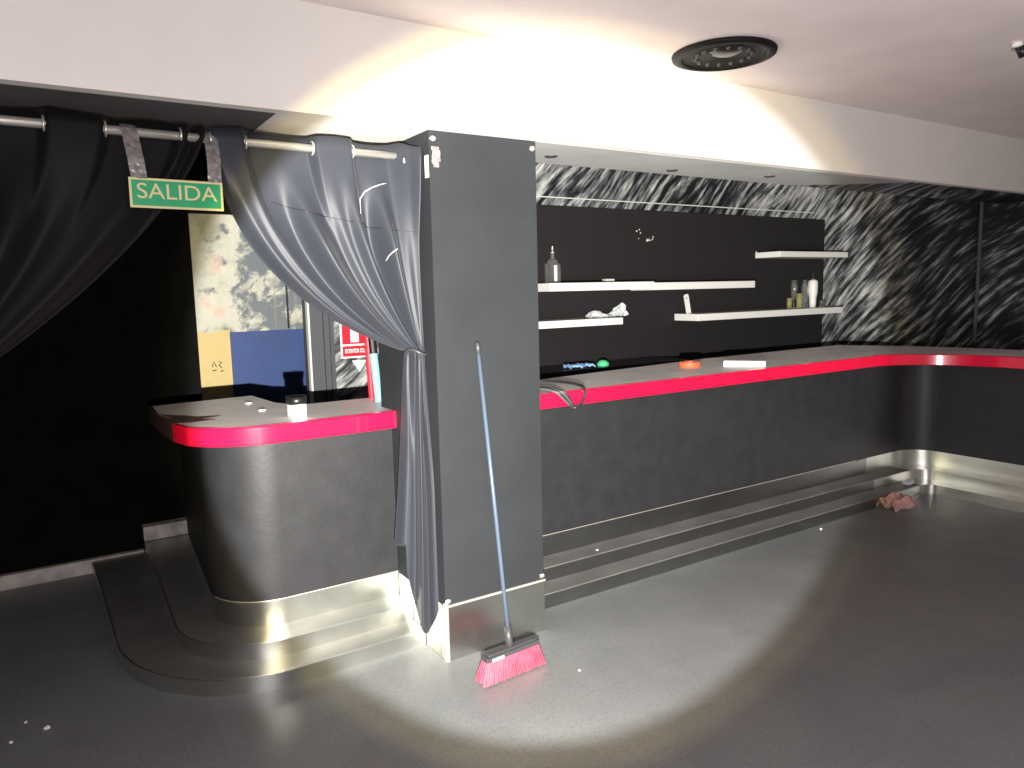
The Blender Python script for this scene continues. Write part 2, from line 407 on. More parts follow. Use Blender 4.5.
# worn-off corner at the left end of the worktop
bm = bmesh.new(); prism(bm, [(.472, 3.62), (.56, 3.585), (.66, 3.60), (.60, 3.66), (.70, 3.70), (.60, 3.74), (.56, 3.82), (.49, 3.90), (.462, 3.95), (.495, 3.78)], 1.0925, 1.0945)
link_bm('worn_patch', bm, M['stain'], bar)
bm = bmesh.new(); prism(bm, [(.470, 3.63), (.478, 3.60), (.499, 3.78), (.463, 3.95), (.472, 4.29), (.455, 4.29), (.452, 3.95), (.46, 3.8)], 1.012, 1.09)
link_bm('worn_edge', bm, M['stain'], bar)

bar2 = thing('bar_counter', (3.9, 3.6, 0), 'long black bar counter with red edge running right of the pillar', 'bar counter')
YF = 3.325; XR = 6.10; YE = .6; XA = 1.967
low2 = [(XA, 3.6), (XA, 3.025), (5.72, 3.025)] + arc(5.72, 2.945, .08, 90, 0, 6) + [(5.80, YE), (6.4, YE), (6.4, 3.6)]
upp2 = [(XA, 3.6), (XA, 3.17), (5.84, 3.17)] + arc(5.84, 3.06, .11, 90, 0, 6) + [(5.95, YE), (6.4, YE), (6.4, 3.6)]
def corner(y, x, r, n=14): return [(XA, y)] + arc(x-r, y-r, r, 90, 0, n) + [(x, YE)]
fc = corner(YF, XR, .22)
face2 = fc + [(6.7, YE), (6.7, 3.7), (XA, 3.7)]
step_set(bar2, low2, upp2)
bobj('shaded_riser', (XA, 5.10, 3.022, 3.025, .001, .072), M['steel_shaded'], bar2)  # thin overlays put the missing torch reflection into the steel colour
bobj('shaded_riser', (XA, 5.30, 3.167, 3.170, .073, .147), M['steel_shaded'], bar2)
bobj('shaded_fascia', (XA, 5.45, 3.325, 3.331, .151, .271), M['steel_shaded'], bar2)
fp = corner(YF+.006, XR+.006, .22)
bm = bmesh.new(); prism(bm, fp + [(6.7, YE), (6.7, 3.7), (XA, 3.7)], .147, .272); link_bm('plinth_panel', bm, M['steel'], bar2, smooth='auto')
bm = bmesh.new(); prism(bm, face2, .272, 1.01); link_bm('front_panel', bm, M['bar'], bar2, smooth='auto')
bm = bmesh.new(); prism(bm, [(XA+.02, 3.175), (5.80, 3.175), (5.80, 3.322), (XA+.02, 3.322)], .147, .151); link_bm('tread', bm, M['tread'], [c for c in bar2.children if c.name.startswith('upper_step')][0])
bm = bmesh.new(); prism(bm, [(XA+.02, 3.03), (5.70, 3.03), (5.70, 3.168), (XA+.02, 3.168)], .072, .076); link_bm('tread', bm, M['tread'], [c for c in bar2.children if c.name.startswith('lower_step')][0])
bm = bmesh.new(); tube(bm, [(XA, 3.324, .272), (5.3, 3.324, .272)], .0025, 6); link_bm('lip_strip', bm, M['chrome'], bar2)
ed = [(XA, 3.27)] + arc(5.97-.55, 3.27-.75, .55, 90, 0, 18, .75) + [(5.97, YE)]
ct2 = ed + [(6.65, YE), (6.60, 3.0), (6.45, 3.6), (6.2, 4.1), (4.4, 4.06), (3.4, 3.93), (2.5, 3.81), (XA, 3.78)]
bm = bmesh.new(); prism(bm, ct2, 1.012, 1.092); link_bm('worktop', bm, M['top'], bar2)
edge_band(bar2, ed, 1.008, 1.093)
for x, w in ((2.62, .006), (4.3, .006)):
    pass

# back counter behind the long bar
bc = thing('back_counter', (4.4, 4.7, 0), 'low black back counter beneath the floating white shelves', 'counter')
bobj('cabinet', (2.36, 7.3, 4.45, 4.86, 0, .93), M['blackwall'], bc)
bobj('raised_shelf', (2.36, 4.6, 4.42, 4.86, .96, 1.05), M['black'], bc, bevel=.003)
bobj('slab', (2.36, 7.35, 4.40, 4.862, .93, .96), M['black'], bc, bevel=.004)

# black board behind the shelves
wp = thing('wall_board', (4.7, 4.88, 0), 'large black board on the wall behind the white shelves', 'board')
bobj('board', (2.36, 7.06, 4.865, 4.898, .96, 2.325), M['panel'], wp)
bm = bmesh.new()
for i in range(16):
    t = random.random(); x = 4.42+.22*t+random.uniform(-.03, .03); z = 2.16-.10*math.sin(t*PI)+random.uniform(-.015, .015)
    s = random.uniform(.003, .010)
    bmesh.ops.create_icosphere(bm, subdivisions=1, radius=s, matrix=Matrix.Translation((x, 4.864, z)) @ Matrix.Diagonal((1, .3, 1, 1)))
bmesh.ops.create_icosphere(bm, subdivisions=1, radius=.010, matrix=Matrix.Translation((5.98, 4.864, 1.98)) @ Matrix.Diagonal((1, .3, 1, 1)))
pc = link_bm('bare_plaster_marks', bm, M['plaster'], wp)
bobj('white_cord', (2.36, 6.9, 4.885, 4.893, 2.388, 2.396), M['label'], wp)

# ------------------------------------------------------------------ shelves
def shelf(x0, x1, z0, z1, label, y0=4.68):
    k = .9776; x0, x1, y0 = x0*k, x1*k, 4.575 if y0 == 4.68 else 4.56; z0, z1 = 1.65+(z0-1.65)*k, 1.65+(z1-1.65)*k
    o = bobj('floating_shelf', (x0, x1, y0, 4.864, z0, z1), M['white'], bevel=.004)
    return tag(o, label, 'shelf', 'white floating shelves on the black board')
shelf(3.345, 4.44, 1.645, 1.710, 'white floating shelf at eye level carrying the glass bottle beside the pillar', 4.665)
shelf(4.446, 5.745, 1.636, 1.700, 'empty white floating shelf continuing the bottle shelf to the right')
shelf(2.75, 4.10, 1.360, 1.417, 'short lower white floating shelf carrying the crumpled plastic bag')
shelf(4.985, 7.14, 1.350, 1.412, 'long lower white floating shelf carrying the group of glasses')
shelf(6.10, 7.20, 1.925, 1.980, 'topmost white floating shelf at the right end of the black board')

# glass bottle
b = thing('glass_bottle', (3.455, 4.775, 1.71), 'square clear glass bottle standing on the shelf beside the pillar', 'bottle')
bm = bmesh.new(); box(bm, 3.405, 3.505, 4.735, 4.815, 1.7105, 1.865); lathe(bm, [(.045, 1.865), (.040, 1.885), (.016, 1.905), (.014, 1.945), (0, 1.945)], (3.455, 4.775, 0), 20)
bo = link_bm('body', bm, M['glass'], b, smooth=False, bevel=.006)
bobj('front_label', (3.438, 3.468, 4.7325, 4.7345, 1.725, 1.85), M['label'], bo)
bm = bmesh.new(); lathe(bm, [(0, 1.945), (.017, 1.945), (.017, 1.952), (.008, 1.957), (.006, 1.985), (.009, 1.99), (.007, 2.0), (0, 2.0)], (3.455, 4.775, 0), 16)
link_bm('pourer', bm, M['chrome'], b, smooth=True)
o = bobj('white_block', (3.975, 4.065, 4.74, 4.80, 1.7105, 1.738), M['label'], bevel=.006); tag(o, 'small off-white block lying on the bottle shelf', 'block')
# crumpled bag
bm = bmesh.new(); n1, n2 = 26, 10; g = []
prof = lambda t: .035+.02*math.sin(t*9)+.075*max(0, (t-.6)/.4)**1.0 if t < .96 else .05
for i in range(n1+1):
    t = i/n1; row = []
    for k in range(n2):
        a = 2*PI*k/n2; h = prof(t)*(.15+.85*math.sin(PI*min(1, max(.02, (t*1.05)))**.5) if t < .1 else 1)
        row.append(bm.verts.new((3.80+t*.40+.012*math.sin(k*2.3+i), 4.77+.045*math.cos(a)*(1-.4*abs(t-.5))+.006*math.sin(i*1.9+k), 1.4225+max(0, h*.5*(1+math.sin(a))+random.uniform(0, .006)))))
    g.append(row)
for i in range(n1):
    for k in range(n2): bm.faces.new((g[i][k], g[i][(k+1) % n2], g[i+1][(k+1) % n2], g[i+1][k]))
bm.faces.new(g[0]); bm.faces.new(g[-1])
o = link_bm('plastic_bag', bm, M['plasticbag']); tag(o, 'crumpled milky plastic bag lying on the short lower shelf', 'bag')
# bracket with hole
bm = bmesh.new()
W, Hh = .050, .178; outer = [(-W/2, 0), (W/2, 0), (W/2, Hh-.01), (W/2-.01, Hh), (-W/2+.01, Hh), (-W/2, Hh-.01)]
hole = [(.012*math.cos(a*PI/6), Hh-.035+.012*math.sin(a*PI/6)) for a in range(12)]
mtx = Matrix.Translation((4.945, 4.75, 1.4178)) @ Matrix.Rotation(-.22, 4, 'Y')
vo = [bm.verts.new((x, 0, z)) for x, z in outer]; vh = [bm.verts.new((x, 0, z)) for x, z in hole]
eo = [bm.edges.new((vo[i], vo[(i+1) % 6])) for i in range(6)]; eh = [bm.edges.new((vh[i], vh[(i+1) % 12])) for i in range(12)]
bmesh.ops.triangle_fill(bm, edges=eo+eh, use_beauty=True)
r = bmesh.ops.extrude_face_region(bm, geom=bm.faces[:]); bmesh.ops.translate(bm, vec=(0, .012, 0), verts=[v for v in r['geom'] if isinstance(v, bmesh.types.BMVert)])
bmesh.ops.transform(bm, matrix=mtx, verts=bm.verts)
o = link_bm('white_strip', bm, M['whitemat']); tag(o, 'flat white strip with a round hole leaning on the long lower shelf', 'strip')
# glassware group at the right
Z4 = 1.4178
def glass(name, x, prof, m, label, cat, y=4.76, seg=20):
    bm = bmesh.new(); lathe(bm, prof, (x, y, Z4), seg); o = link_bm(name, bm, m, smooth=True)
    return tag(o, label, cat)
glass('shot_glass', 6.365, [(0, 0), (.022, 0), (.028, .105), (.024, .105), (.019, .012), (0, .012)], M['yglass'], 'small yellowish shot glass, leftmost of the glasses on the long lower shelf', 'glass')
glass('champagne_flute', 6.46, [(0, 0), (.035, 0), (.034, .006), (.006, .012), (.005, .08), (.022, .12), (.033, .20), (.030, .285), (.027, .285), (.029, .20), (.018, .125), (0, .10)], M['glass'], 'tall clear stemmed glass between two yellowish shot glasses on the shelf', 'glass', 4.78)
glass('shot_glass', 6.44, [(0, 0), (.026, 0), (.034, .15), (.030, .15), (.023, .012), (0, .012)], M['yglass'], 'larger yellowish shot glass between the two tall clear glasses', 'glass', 4.70)
glass('champagne_flute', 6.605, [(0, 0), (.036, 0), (.036, .02), (.030, .06), (.035, .19), (.026, .285), (.023, .285), (.031, .19), (.026, .06), (0, .03)], M['glass'], 'tall clear straight-sided glass beside the white bottle on the shelf', 'glass', 4.76)
wb = thing('white_bottle', (6.745, 4.765, Z4), 'tall white bottle with dark pourer on the long lower shelf', 'bottle')
bm = bmesh.new(); lathe(bm, [(0, 0), (.030, 0), (.034, .04), (.036, .10), (.046, .15), (.048, .255), (.040, .275), (.016, .285), (0, .285)], (6.745, 4.765, Z4+.0005), 24)
link_bm('body', bm, M['whitemat'], wb, smooth=True)
bm = bmesh.new(); lathe(bm, [(0, .285), (.012, .285), (.012, .30), (.006, .31), (.005, .36), (0, .36)], (6.745, 4.765, Z4), 12)
link_bm('pourer', bm, M['darkgrey'], wb, smooth=True)
glass('small_cup', 6.90, [(0, 0), (.028, 0), (.032, .07), (.029, .07), (.025, .01), (0, .01)], M['glass'], 'small clear cup, rightmost on the long lower shelf', 'glass')

# ------------------------------------------------------------------ things on the counters
ZT = 1.093
bm = bmesh.new(); lathe(bm, [(.045, 0), (.072, 0), (.076, .018), (.072, .037), (.045, .037), (.042, .018), (.045, 0)], (3.86, 3.70, ZT), 32)
o = link_bm('tape_roll', bm, M['orange'], smooth=False); tag(o, 'orange ring-shaped roll lying on the long bar worktop', 'tape roll')
bm = bmesh.new(); box(bm, -.14, .14, -.045, .045, 0, .042, Matrix.Translation((4.14, 3.45, ZT+.001)) @ Matrix.Rotation(-.95, 4, 'Z'))
o = link_bm('white_box', bm, M['whitemat'], bevel=.004); tag(o, 'long white box lying across the long bar worktop', 'box')
bm = bmesh.new()
n = 20
for j in range(2):
    pass
g = [[bm.verts.new((3.37+i*.22/12, 4.44+j*.10/5+.02*math.sin(i*.9), 1.0525+.020*abs(math.sin(i*1.3+j*.8))+.004*random.random())) for i in range(13)] for j in range(6)]
for j in range(5):
    for i in range(12): bm.faces.new((g[j][i], g[j][i+1], g[j+1][i+1], g[j+1][i]))
ex = bmesh.ops.extrude_face_region(bm, geom=bm.faces[:]); bmesh.ops.translate(bm, vec=(0, 0, .012), verts=[v for v in ex['geom'] if isinstance(v, bmesh.types.BMVert)])
for v in bm.verts: v.co.z += .001
o = link_bm('cleaning_cloth', bm, M['cloth_blue']); o.location = (0, 0, 0); tag(o, 'crumpled pale blue cloth on the black back counter', 'cloth')
bm = bmesh.new(); lathe(bm, [(0, 0), (.045, 0), (.05, .02), (.03, .042), (.012, .048), (0, .048)], (3.73, 4.50, 1.051), 18)
o = link_bm('bottle_stopper', bm, M['green'], smooth=True); tag(o, 'small green round stopper beside the blue cloth on the back counter', 'stopper')
# cable loops at the pillar
cb = thing('cable_bundle', (2.1, 3.3, ZT), 'grey looped cable hanging over the red edge beside the pillar', 'cable')
def bez(p0, p1, p2, p3, n=18):
    p0, p1, p2, p3 = map(Vector, (p0, p1, p2, p3))
    return [p0*(1-t)**3+p1*3*t*(1-t)**2+p2*3*t*t*(1-t)+p3*t**3 for t in [i/n for i in range(n+1)]]
for i in range(4):
    d = i*.016
    bm = bmesh.new(); tube(bm, [(2.22+d, 3.56, 1.102+d*.15), (2.30+d, 3.42, 1.108), (2.345+d, 3.31, 1.108), (2.375+d, 3.262, 1.094), (2.40+d, 3.252, 1.065), (2.44+d*.6, 3.252, 1.03), (2.475+d*.3, 3.254, .998)], .0065, 8)
    link_bm('cord', bm, M['cable'] if i % 2 else M['cable_pale'], cb, smooth=True)
bm = bmesh.new(); tube(bm, bez((2.30, 3.74, 1.104), (2.66, 3.78, 1.106), (2.68, 3.45, 1.106), (2.57, 3.27, 1.104)) + bez((2.57, 3.256, 1.09), (2.565, 3.252, 1.04), (2.54, 3.252, 1.01), (2.48, 3.252, .995), 8)[1:], .009, 8)
link_bm('cord', bm, M['cable'], cb, smooth=True)
bm = bmesh.new(); tube(bm, [(2.24, 3.50, 1.114), (2.32, 3.44, 1.118)], .018, 10); link_bm('plug', bm, M['black'], cb, smooth=True)

# items on the short bar
nb = thing('napkin_box', (1.005, 3.50, ZT), 'small white box topped by a black dish on the short bar', 'box')
bobj('box', (.950, 1.018, 3.375, 3.455, ZT+.0005, ZT+.062), M['whitemat'], nb, bevel=.003)
bm = bmesh.new(); lathe(bm, [(0, .062), (.042, .062), (.047, .072), (.047, .098), (.041, .098), (.038, .075), (0, .073)], (.984, 3.415, ZT), 24)
link_bm('dish', bm, M['black'], nb, smooth=True)
ct = thing('cyan_tube', (1.482, 3.63, ZT), 'tall pale cyan tube with black cap standing on the short bar', 'tube')
bm = bmesh.new(); tube(bm, [(1.482, 3.63, ZT), (1.463, 3.63, ZT+.255)], .021, 18); link_bm('body', bm, M['cyan'], ct, smooth=False)
bm = bmesh.new(); tube(bm, [(1.463, 3.63, ZT+.255), (1.458, 3.63, ZT+.335)], .020, 18); link_bm('cap', bm, M['black'], ct)
bm = bmesh.new(); tube(bm, [(1.492, 3.755, ZT), (1.480, 3.755, ZT+.36)], .016, 14)
o = link_bm('red_tube', bm, M['redplastic']); tag(o, 'slim red tube standing between the pale cyan tube and the red sign', 'tube')
for i, (x, y, lab) in enumerate(((.905, 4.02, 'pale crumb on the short bar near the notch of the worktop'), (.90, 3.72, 'pale crumb on the short bar left of the white box'))):
    bm = bmesh.new(); bmesh.ops.create_icosphere(bm, subdivisions=2, radius=.016, matrix=Matrix.Translation((x, y, ZT+.004)) @ Matrix.Diagonal((1.2, 1, .35, 1)))
    o = link_bm('plaster_chip', bm, M['plaster'], smooth=True); tag(o, lab, 'chip')

# ------------------------------------------------------------------ signs
# extinguisher sign on the pier
es = thing('extinguisher_sign', (1.92, 5.075, 1.39), 'red and white fire extinguisher sign on the brush painted wall', 'sign')
bobj('board', (1.80, 2.04, 5.070, 5.078, 1.205, 1.575), M['whitemat'], es)
bobj('upper_panel', (1.812, 2.028, 5.067, 5.0695, 1.305, 1.563), M['sred'], es)
bobj('lower_panel', (1.812, 2.028, 5.067, 5.0695, 1.217, 1.292), M['sred'], es)
bm = bmesh.new(); RX = Matrix.Rotation(PI/2, 4, 'X')
prof = [(-.032, 0), (.030, 0), (.030, .16), (.020, .185), (.008, .195), (.008, .205), (.05, .215), (.05, .225), (-.02, .225), (-.065, .205), (-.075, .185), (-.06, .18), (-.035, .19), (-.022, .185), (-.032, .16)]
a = [bm.verts.new((1.905+x, 5.0665, 1.318+z)) for x, z in prof]; bb = [bm.verts.new((1.905+x, 5.0655, 1.318+z)) for x, z in prof]
bm.faces.new(a); bm.faces.new(bb[::-1])
for i in range(len(a)): bm.faces.new((a[i], a[(i+1) % len(a)], bb[(i+1) % len(a)], bb[i]))
link_bm('pictogram', bm, M['whitemat'], es)
text_mesh('lettering', 'EXTINTOR CO\u2082', .040, M['whitemat'], Matrix.Translation((1.905, 5.0665, 1.2545)) @ RX, es, .0006, sx=.54, bold=.001)
bm = bmesh.new(); prof = [(-.055, 0), (.055, 0), (0, -.085)]
a = [bm.verts.new((1.935+x, 5.0795, 1.185+z)) for x, z in prof]; bb = [bm.verts.new((1.935+x, 5.077, 1.185+z)) for x, z in prof]
bm.faces.new(a); bm.faces.new(bb[::-1])
for i in range(3): bm.faces.new((a[i], a[(i+1) % 3], bb[(i+1) % 3], bb[i]))
o = link_bm('paper_triangle', bm, M['whitemat']); tag(o, 'white triangle stuck on the wall below the red sign', 'sticker')

# SALIDA sign taped to the rod
YS = 2.945; c0 = Vector((.466, YS, 2.027)); sg = thing('exit_sign', c0, 'green SALIDA exit sign hanging by clear tape from the curtain rod', 'sign')
tilt = Matrix.Translation(c0) @ Matrix.Rotation(math.radians(.5), 4, 'Y') @ Matrix.Rotation(math.radians(0), 4, 'Z')
SW, SH = .156, .052
def sbox(name, x0, x1, y0, y1, z0, z1, m, bev=0.):
    bm = bmesh.new(); box(bm, x0, x1, y0, y1, z0, z1, tilt); return link_bm(name, bm, m, sg, bevel=bev)
sbox('board', -SW, SW, 0, .004, -SH, SH, M['syellow'])
sbox('green_face', -SW+.008, SW-.008, -.0015, 0, -SH+.008, SH-.008, M['sgreen'])
text_mesh('lettering', 'SALIDA', .076, M['syellow'], tilt @ Matrix.Translation((0.0, -.003, 0.004)) @ RX, sg, .0006, sx=1.08, bold=.0)
for (xt, xb, w) in ((.327, .345, .026), (.601, .597, .024)):
    bm = bmesh.new(); n = 14; g = []
    for j in range(n+1):
        t = j/n; z = 2.268-t*(2.268-2.078); x = xt+(xb-xt)*t; y = 2.985-.041*min(1, t*1.6)-.0*t
        if j == 0: y = 3.0
        g.append([bm.verts.new((x+(k-2)*w/2+(0 if k in (0, 4) else random.uniform(-.002, .002)), y+random.uniform(-.0025, .0015), z+random.uniform(-.003, .003))) for k in range(5)])
    for j in range(n):
        for k in range(4): bm.faces.new((g[j][k], g[j][k+1], g[j+1][k+1], g[j+1][k]))
    link_bm('tape_strip', bm, M['tape'], sg)

# ------------------------------------------------------------------ rod and curtains
ZR = 2.243; YR = 3.0
rod = thing('curtain_rod', (0, YR, ZR), 'thin steel curtain rod running under the beam to the pillar', 'curtain rod')
bm = bmesh.new(); tube(bm, [(-2.2, YR, ZR+.018), (1.42, YR, ZR-.005)], .016, 16); link_bm('rod_tube', bm, M['chrome'], rod, smooth=True)
bm = bmesh.new(); tube(bm, [(1.398, YR, ZR-.005), (1.4195, YR, ZR-.005)], .03, 18); link_bm('end_socket', bm, M['chrome'], rod, smooth=False)

root_rows = {}
def sm(x, a, b):
    t = min(1, max(0, (x-a)/(b-a))); return t*t*(3-2*t)
def front(x, iv, w=.018):
    return max([sm(x, a-w, a+w)*(1-sm(x, b-w, b+w)) for a, b in iv]+[0])
def folds(u, seed, freqs):
    s = 0
    for k, (f, a, ph) in enumerate(freqs):
        q = math.sin(2*PI*f*u+ph+.6*math.sin(2*PI*u*1.3+seed))
        s += a*q
    return s

def curtain(name, label, T, K, c1, c2, iv, material, side, lowerf, group, top_extra=None, fold=None):
    root = thing(name, (T(.5)[0], YR, ZR), label, 'curtain', group)
    NU, NV, NL = 220, 60, 60
    bm = bmesh.new(); rows = []
    for j in range(NV+1):
        v = j/NV; row = []
        for i in range(NU+1):
            u = i/NU
            t0, k0, a1, a2 = map(Vector, (T(u), K(u), c1(u), c2(u)))
            P = t0*(1-v)**3+a1*3*v*(1-v)**2+a2*3*v*v*(1-v)+k0*v**3
            topw = (.5-front(t0.x, iv))*.046
            amp = (.34+.66*math.sin(PI*min(1, v*1.15)**.8)) if v < .87 else .34+.66*math.sin(PI*.87**.8)*(1-v)/.13*1.
            amp = max(.28, math.sin(PI*min(1., v*.9+.1)))*(1-v)**.35+.22
            f = fold(u)*.050*amp
            s = sm(v, .03, .38)
            y = topw*(1-s)+f*s
            P.y += y
            row.append(bm.verts.new(P))
        rows.append(row)
    for j in range(1, NL+1):
        v = j/NL; row = []
        for i in range(NU+1):
            row.append(bm.verts.new(lowerf(i/NU, v)))
        rows.append(row)
    # a heading above the rod
    head = []
    for i in range(NU+1):
        p_ = rows[0][i].co
        head.append(bm.verts.new((p_.x, p_.y, p_.z+.040+.006*math.sin(p_.x*19))))
    rows = [head]+rows
    for a, b in zip(rows, rows[1:]):
        for i in range(NU): bm.faces.new((a[i], a[i+1], b[i+1], b[i]))
    pts_grid = [v_.co.copy() for r_ in rows[1:NV] for v_ in r_]
    o = link_bm('fabric', bm, material, root, smooth=True, recalc=False)
    md = o.modifiers.new('thick', 'SOLIDIFY'); md.thickness = .0016
    root_rows[name+str(side)] = [v_ for v_ in pts_grid]
    return root

fr2 = [(1.6, .35, .3), (4.2, .75, 1.1), (6.7, .35, 2.0), (10.5, .10, .4)]
fold2 = lambda u: folds(u, .7, fr2)
T2 = lambda u: (.595+.815*u, YR-(.11*sm(u, .88, 1.)), ZR-.002-.03*sm(u, .93, 1.)+.004)
K2 = lambda u: (1.352+.055*u, 2.985-.085*u+.015*math.sin(u*9), 1.402-.008*u)
C1 = lambda u: (.650*(1-u)+1.405*u, YR-.08*u, 1.80+.02*u)
C2 = lambda u: (1.0*(1-u)+1.405*u, YR-.02-.07*u, 1.525*(1-u)+1.62*u)
def low2f(u, v):
    k = Vector(K2(u)); k.y += fold2(u)*.050*.22
    # hem: short rear part on the left, long pointed part on the right
    if u < .24: zb = .525+.02*u
    else:
        w = (u-.24)/.76
        zb = .42-.30*math.sin(min(1, w/.62)*PI/2)**.8 if w < .62 else .12+.115*(w-.62)/.38
    s = v**.8; open_ = sm(v, 0, .55)
    xb = 1.262+.145*u**.9; yb = 2.995-.135*u
    x = k.x+(xb-k.x)*s + .010*math.sin(v*3)*(1-u); y = k.y+(yb-k.y)*open_
    f = folds(u, 1.7, [(1.2, .5, .2), (2.7, .7, 1.4)])*.026*(.35+.65*open_)*(1 if u < .93 else .4)
    return Vector((min(1.412, x+f*.45), y+f-.008*math.sin(u*PI), k.z+(zb-k.z)*v))
cur = curtain('curtain', 'blue-grey satin curtain tied in a knot against the pillar', T2, K2, C1, C2, [(.60, .728), (.988, 1.156), (1.40, 1.5)], M['satin'], 1, low2f, None, fold=fold2)
# tie, eyelets, seam
bm = bmesh.new(); pts = [(1.382+.040*math.cos(a), 2.945+.062*math.sin(a), 1.40+.012*math.sin(a*2+.5)) for a in [2*PI*i/28 for i in range(29)]]
tube(bm, pts, .0075, 8, cap=False); link_bm('tie_cord', bm, M['darkgrey'], cur, smooth=True)
def ring(parent, x, y, z, r=.024, rt=.0055, ax='Y', name='eyelet'):
    bm = bmesh.new(); pts = []
    for i in range(25):
        a = 2*PI*i/24
        pts.append((x+r*math.cos(a), y, z+r*math.sin(a)) if ax == 'Y' else (x, y+r*math.cos(a), z+r*math.sin(a)))
    tube(bm, pts, rt, 8, cap=False); return link_bm(name, bm, M['chrome'], parent, smooth=True)
for x in (.728, .988, 1.156, .60): ring(cur, x, YR, ZR-.002, .025, .004, 'X')
ring(cur, 1.386, YR-.045, ZR-.030, .016, .006)
# chalky scratches on the fabric
def on_fabric(x, z):
    best = min(root_rows['curtain1'], key=lambda q: (q.x-x)**2+(q.z-z)**2)
    return Vector((x, best.y-.004, z))
def mark(pts, name, r, m):
    dense = []
    for a, b in zip(pts, pts[1:]):
        n = max(2, int(math.hypot(a[0]-b[0], a[1]-b[1])/.02))
        dense += [on_fabric(a[0]+(b[0]-a[0])*k/n, a[1]+(b[1]-a[1])*k/n) for k in range(n)]
    dense.append(on_fabric(*pts[-1]))
    rr = [r*(.4+.6*math.sin(PI*k/(len(dense)-1))) for k in range(len(dense))]
    bm = bmesh.new(); tube(bm, dense, rr, 6); return link_bm(name, bm, m, cur, smooth=True)
mark([(1.160, 1.985), (1.182, 2.05), (1.205, 2.082), (1.235, 2.10), (1.275, 2.115), (1.302, 2.122)], 'chalk_mark', .0024, M['label'])
mark([(1.268, 1.79), (1.272, 1.81), (1.282, 1.83), (1.302, 1.845)], 'chalk_mark', .0024, M['label'])
mark([(.80, 2.03), (.95, 1.985), (1.10, 1.955), (1.25, 1.93), (1.40, 1.912)], 'seam', .0016, M['black'])

T1 = lambda u: (-1.25+1.83*u, YR, ZR+.013-.008*u)
K1 = lambda u: (-.50+.06*u, 2.98-.08*u, 1.28-.02*u)
D1 = lambda u: (-1.05*(1-u)+.47*u, YR-.02, 1.85*(1-u)+1.93*u)
D2 = lambda u: (-.56*(1-u)-.02*u, YR-.03, 1.6*(1-u)+1.50*u)
fold1 = lambda u: folds(u, 2.1, [(2.1, .5, .8), (5.3, .6, .1), (9.3, .2, 1.0)])
def low1f(u, v):
    k = Vector(K1(u)); k.y += fold1(u)*.050*.22
    f = folds(u, 1.7, [(3.7, .6, .2), (5.2, .5, 1.4), (2.1, .5, 2.2)])*.03*(.3+.7*sm(v, 0, .5))
    return Vector((k.x+(u-.5)*.22*sm(v, 0, .6), k.y+f, k.z+(.2-k.z)*v))
cur1 = curtain('curtain', 'shade-darkened satin curtain swept to the left behind the green exit sign', T1, K1, D1, D2, [(-1.0, -.8), (-.5, -.25), (.074, .257), (.497, .53), (.556, .60)], M['satin_shaded'], -1, low1f, None, fold=fold1)
for x in (.074, .257, .499): ring(cur1, x, YR, ZR+.004, .025, .004, 'X')
bm = bmesh.new(); pts = [(-.47+.05*math.cos(a), 2.94+.07*math.sin(a), 1.27) for a in [2*PI*i/28 for i in range(29)]]
tube(bm, pts, .0075, 8, cap=False); link_bm('tie_cord', bm, M['darkgrey'], cur1, smooth=True)
# white folded paper scrap between curtain and pillar top
o = None

# ------------------------------------------------------------------ broom
br = thing('broom', (1.60, 2.60, 0), 'blue-handled broom with pink bristles leaning on the pillar', 'broom')
top = Vector((1.612, 2.800, 1.435)); bot = Vector((1.605, 2.585, .135)); d = (top-bot).normalized()
bm = bmesh.new(); tube(bm, [bot, bot+(top-bot)*.5, top-d*.05], .0092, 14); link_bm('handle', bm, M['bhandle'], br, smooth=True)
bm = bmesh.new(); tube(bm, [top-d*.055, top-d*.01, top], [.0115, .0115, .006], 12); link_bm('hanging_cap', bm, M['darkgrey'], br, smooth=True)
bm = bmesh.new(); tube(bm, [bot-d*.03, bot+d*.075], [.019, .0145], 14); link_bm('socket', bm, M['darkgrey'], br, smooth=True)
hd = Matrix.Translation((1.605, 2.575, 0)) @ Matrix.Rotation(math.radians(4), 4, 'Z')
bm = bmesh.new()
for z0, z1, w, t in ((.098, .118, .142, .026), (.118, .128, .128, .020)):
    box(bm, -w, w, -t, t, z0, z1, hd)
hdo = link_bm('head', bm, M['darkgrey'], br, bevel=.006)
bm = bmesh.new(); rnd = random.Random(3)
for ix in range(46):
    for iy in range(5):
        sx_ = -.136+.272*ix/45; sy_ = -.019+.038*iy/4
        ex_ = sx_*1.20+rnd.uniform(-.003, .003); ey_ = sy_*1.9+rnd.uniform(-.004, .004); zz = .004+rnd.uniform(0, .006)
        p0 = hd @ Vector((sx_, sy_, .099)); p1 = hd @ Vector((ex_, ey_, zz))
        tube(bm, [p0, (p0+p1)/2+Vector((rnd.uniform(-.002, .002), 0, 0)), p1], .0032, 5)
o = link_bm('bristles', bm, M['pink'], hdo); o['kind'] = 'stuff'
bm = bmesh.new(); box(bm, -.115, -.055, -.0275, -.0262, .100, .112, hd); link_bm('maker_label', bm, M['label'], hdo)

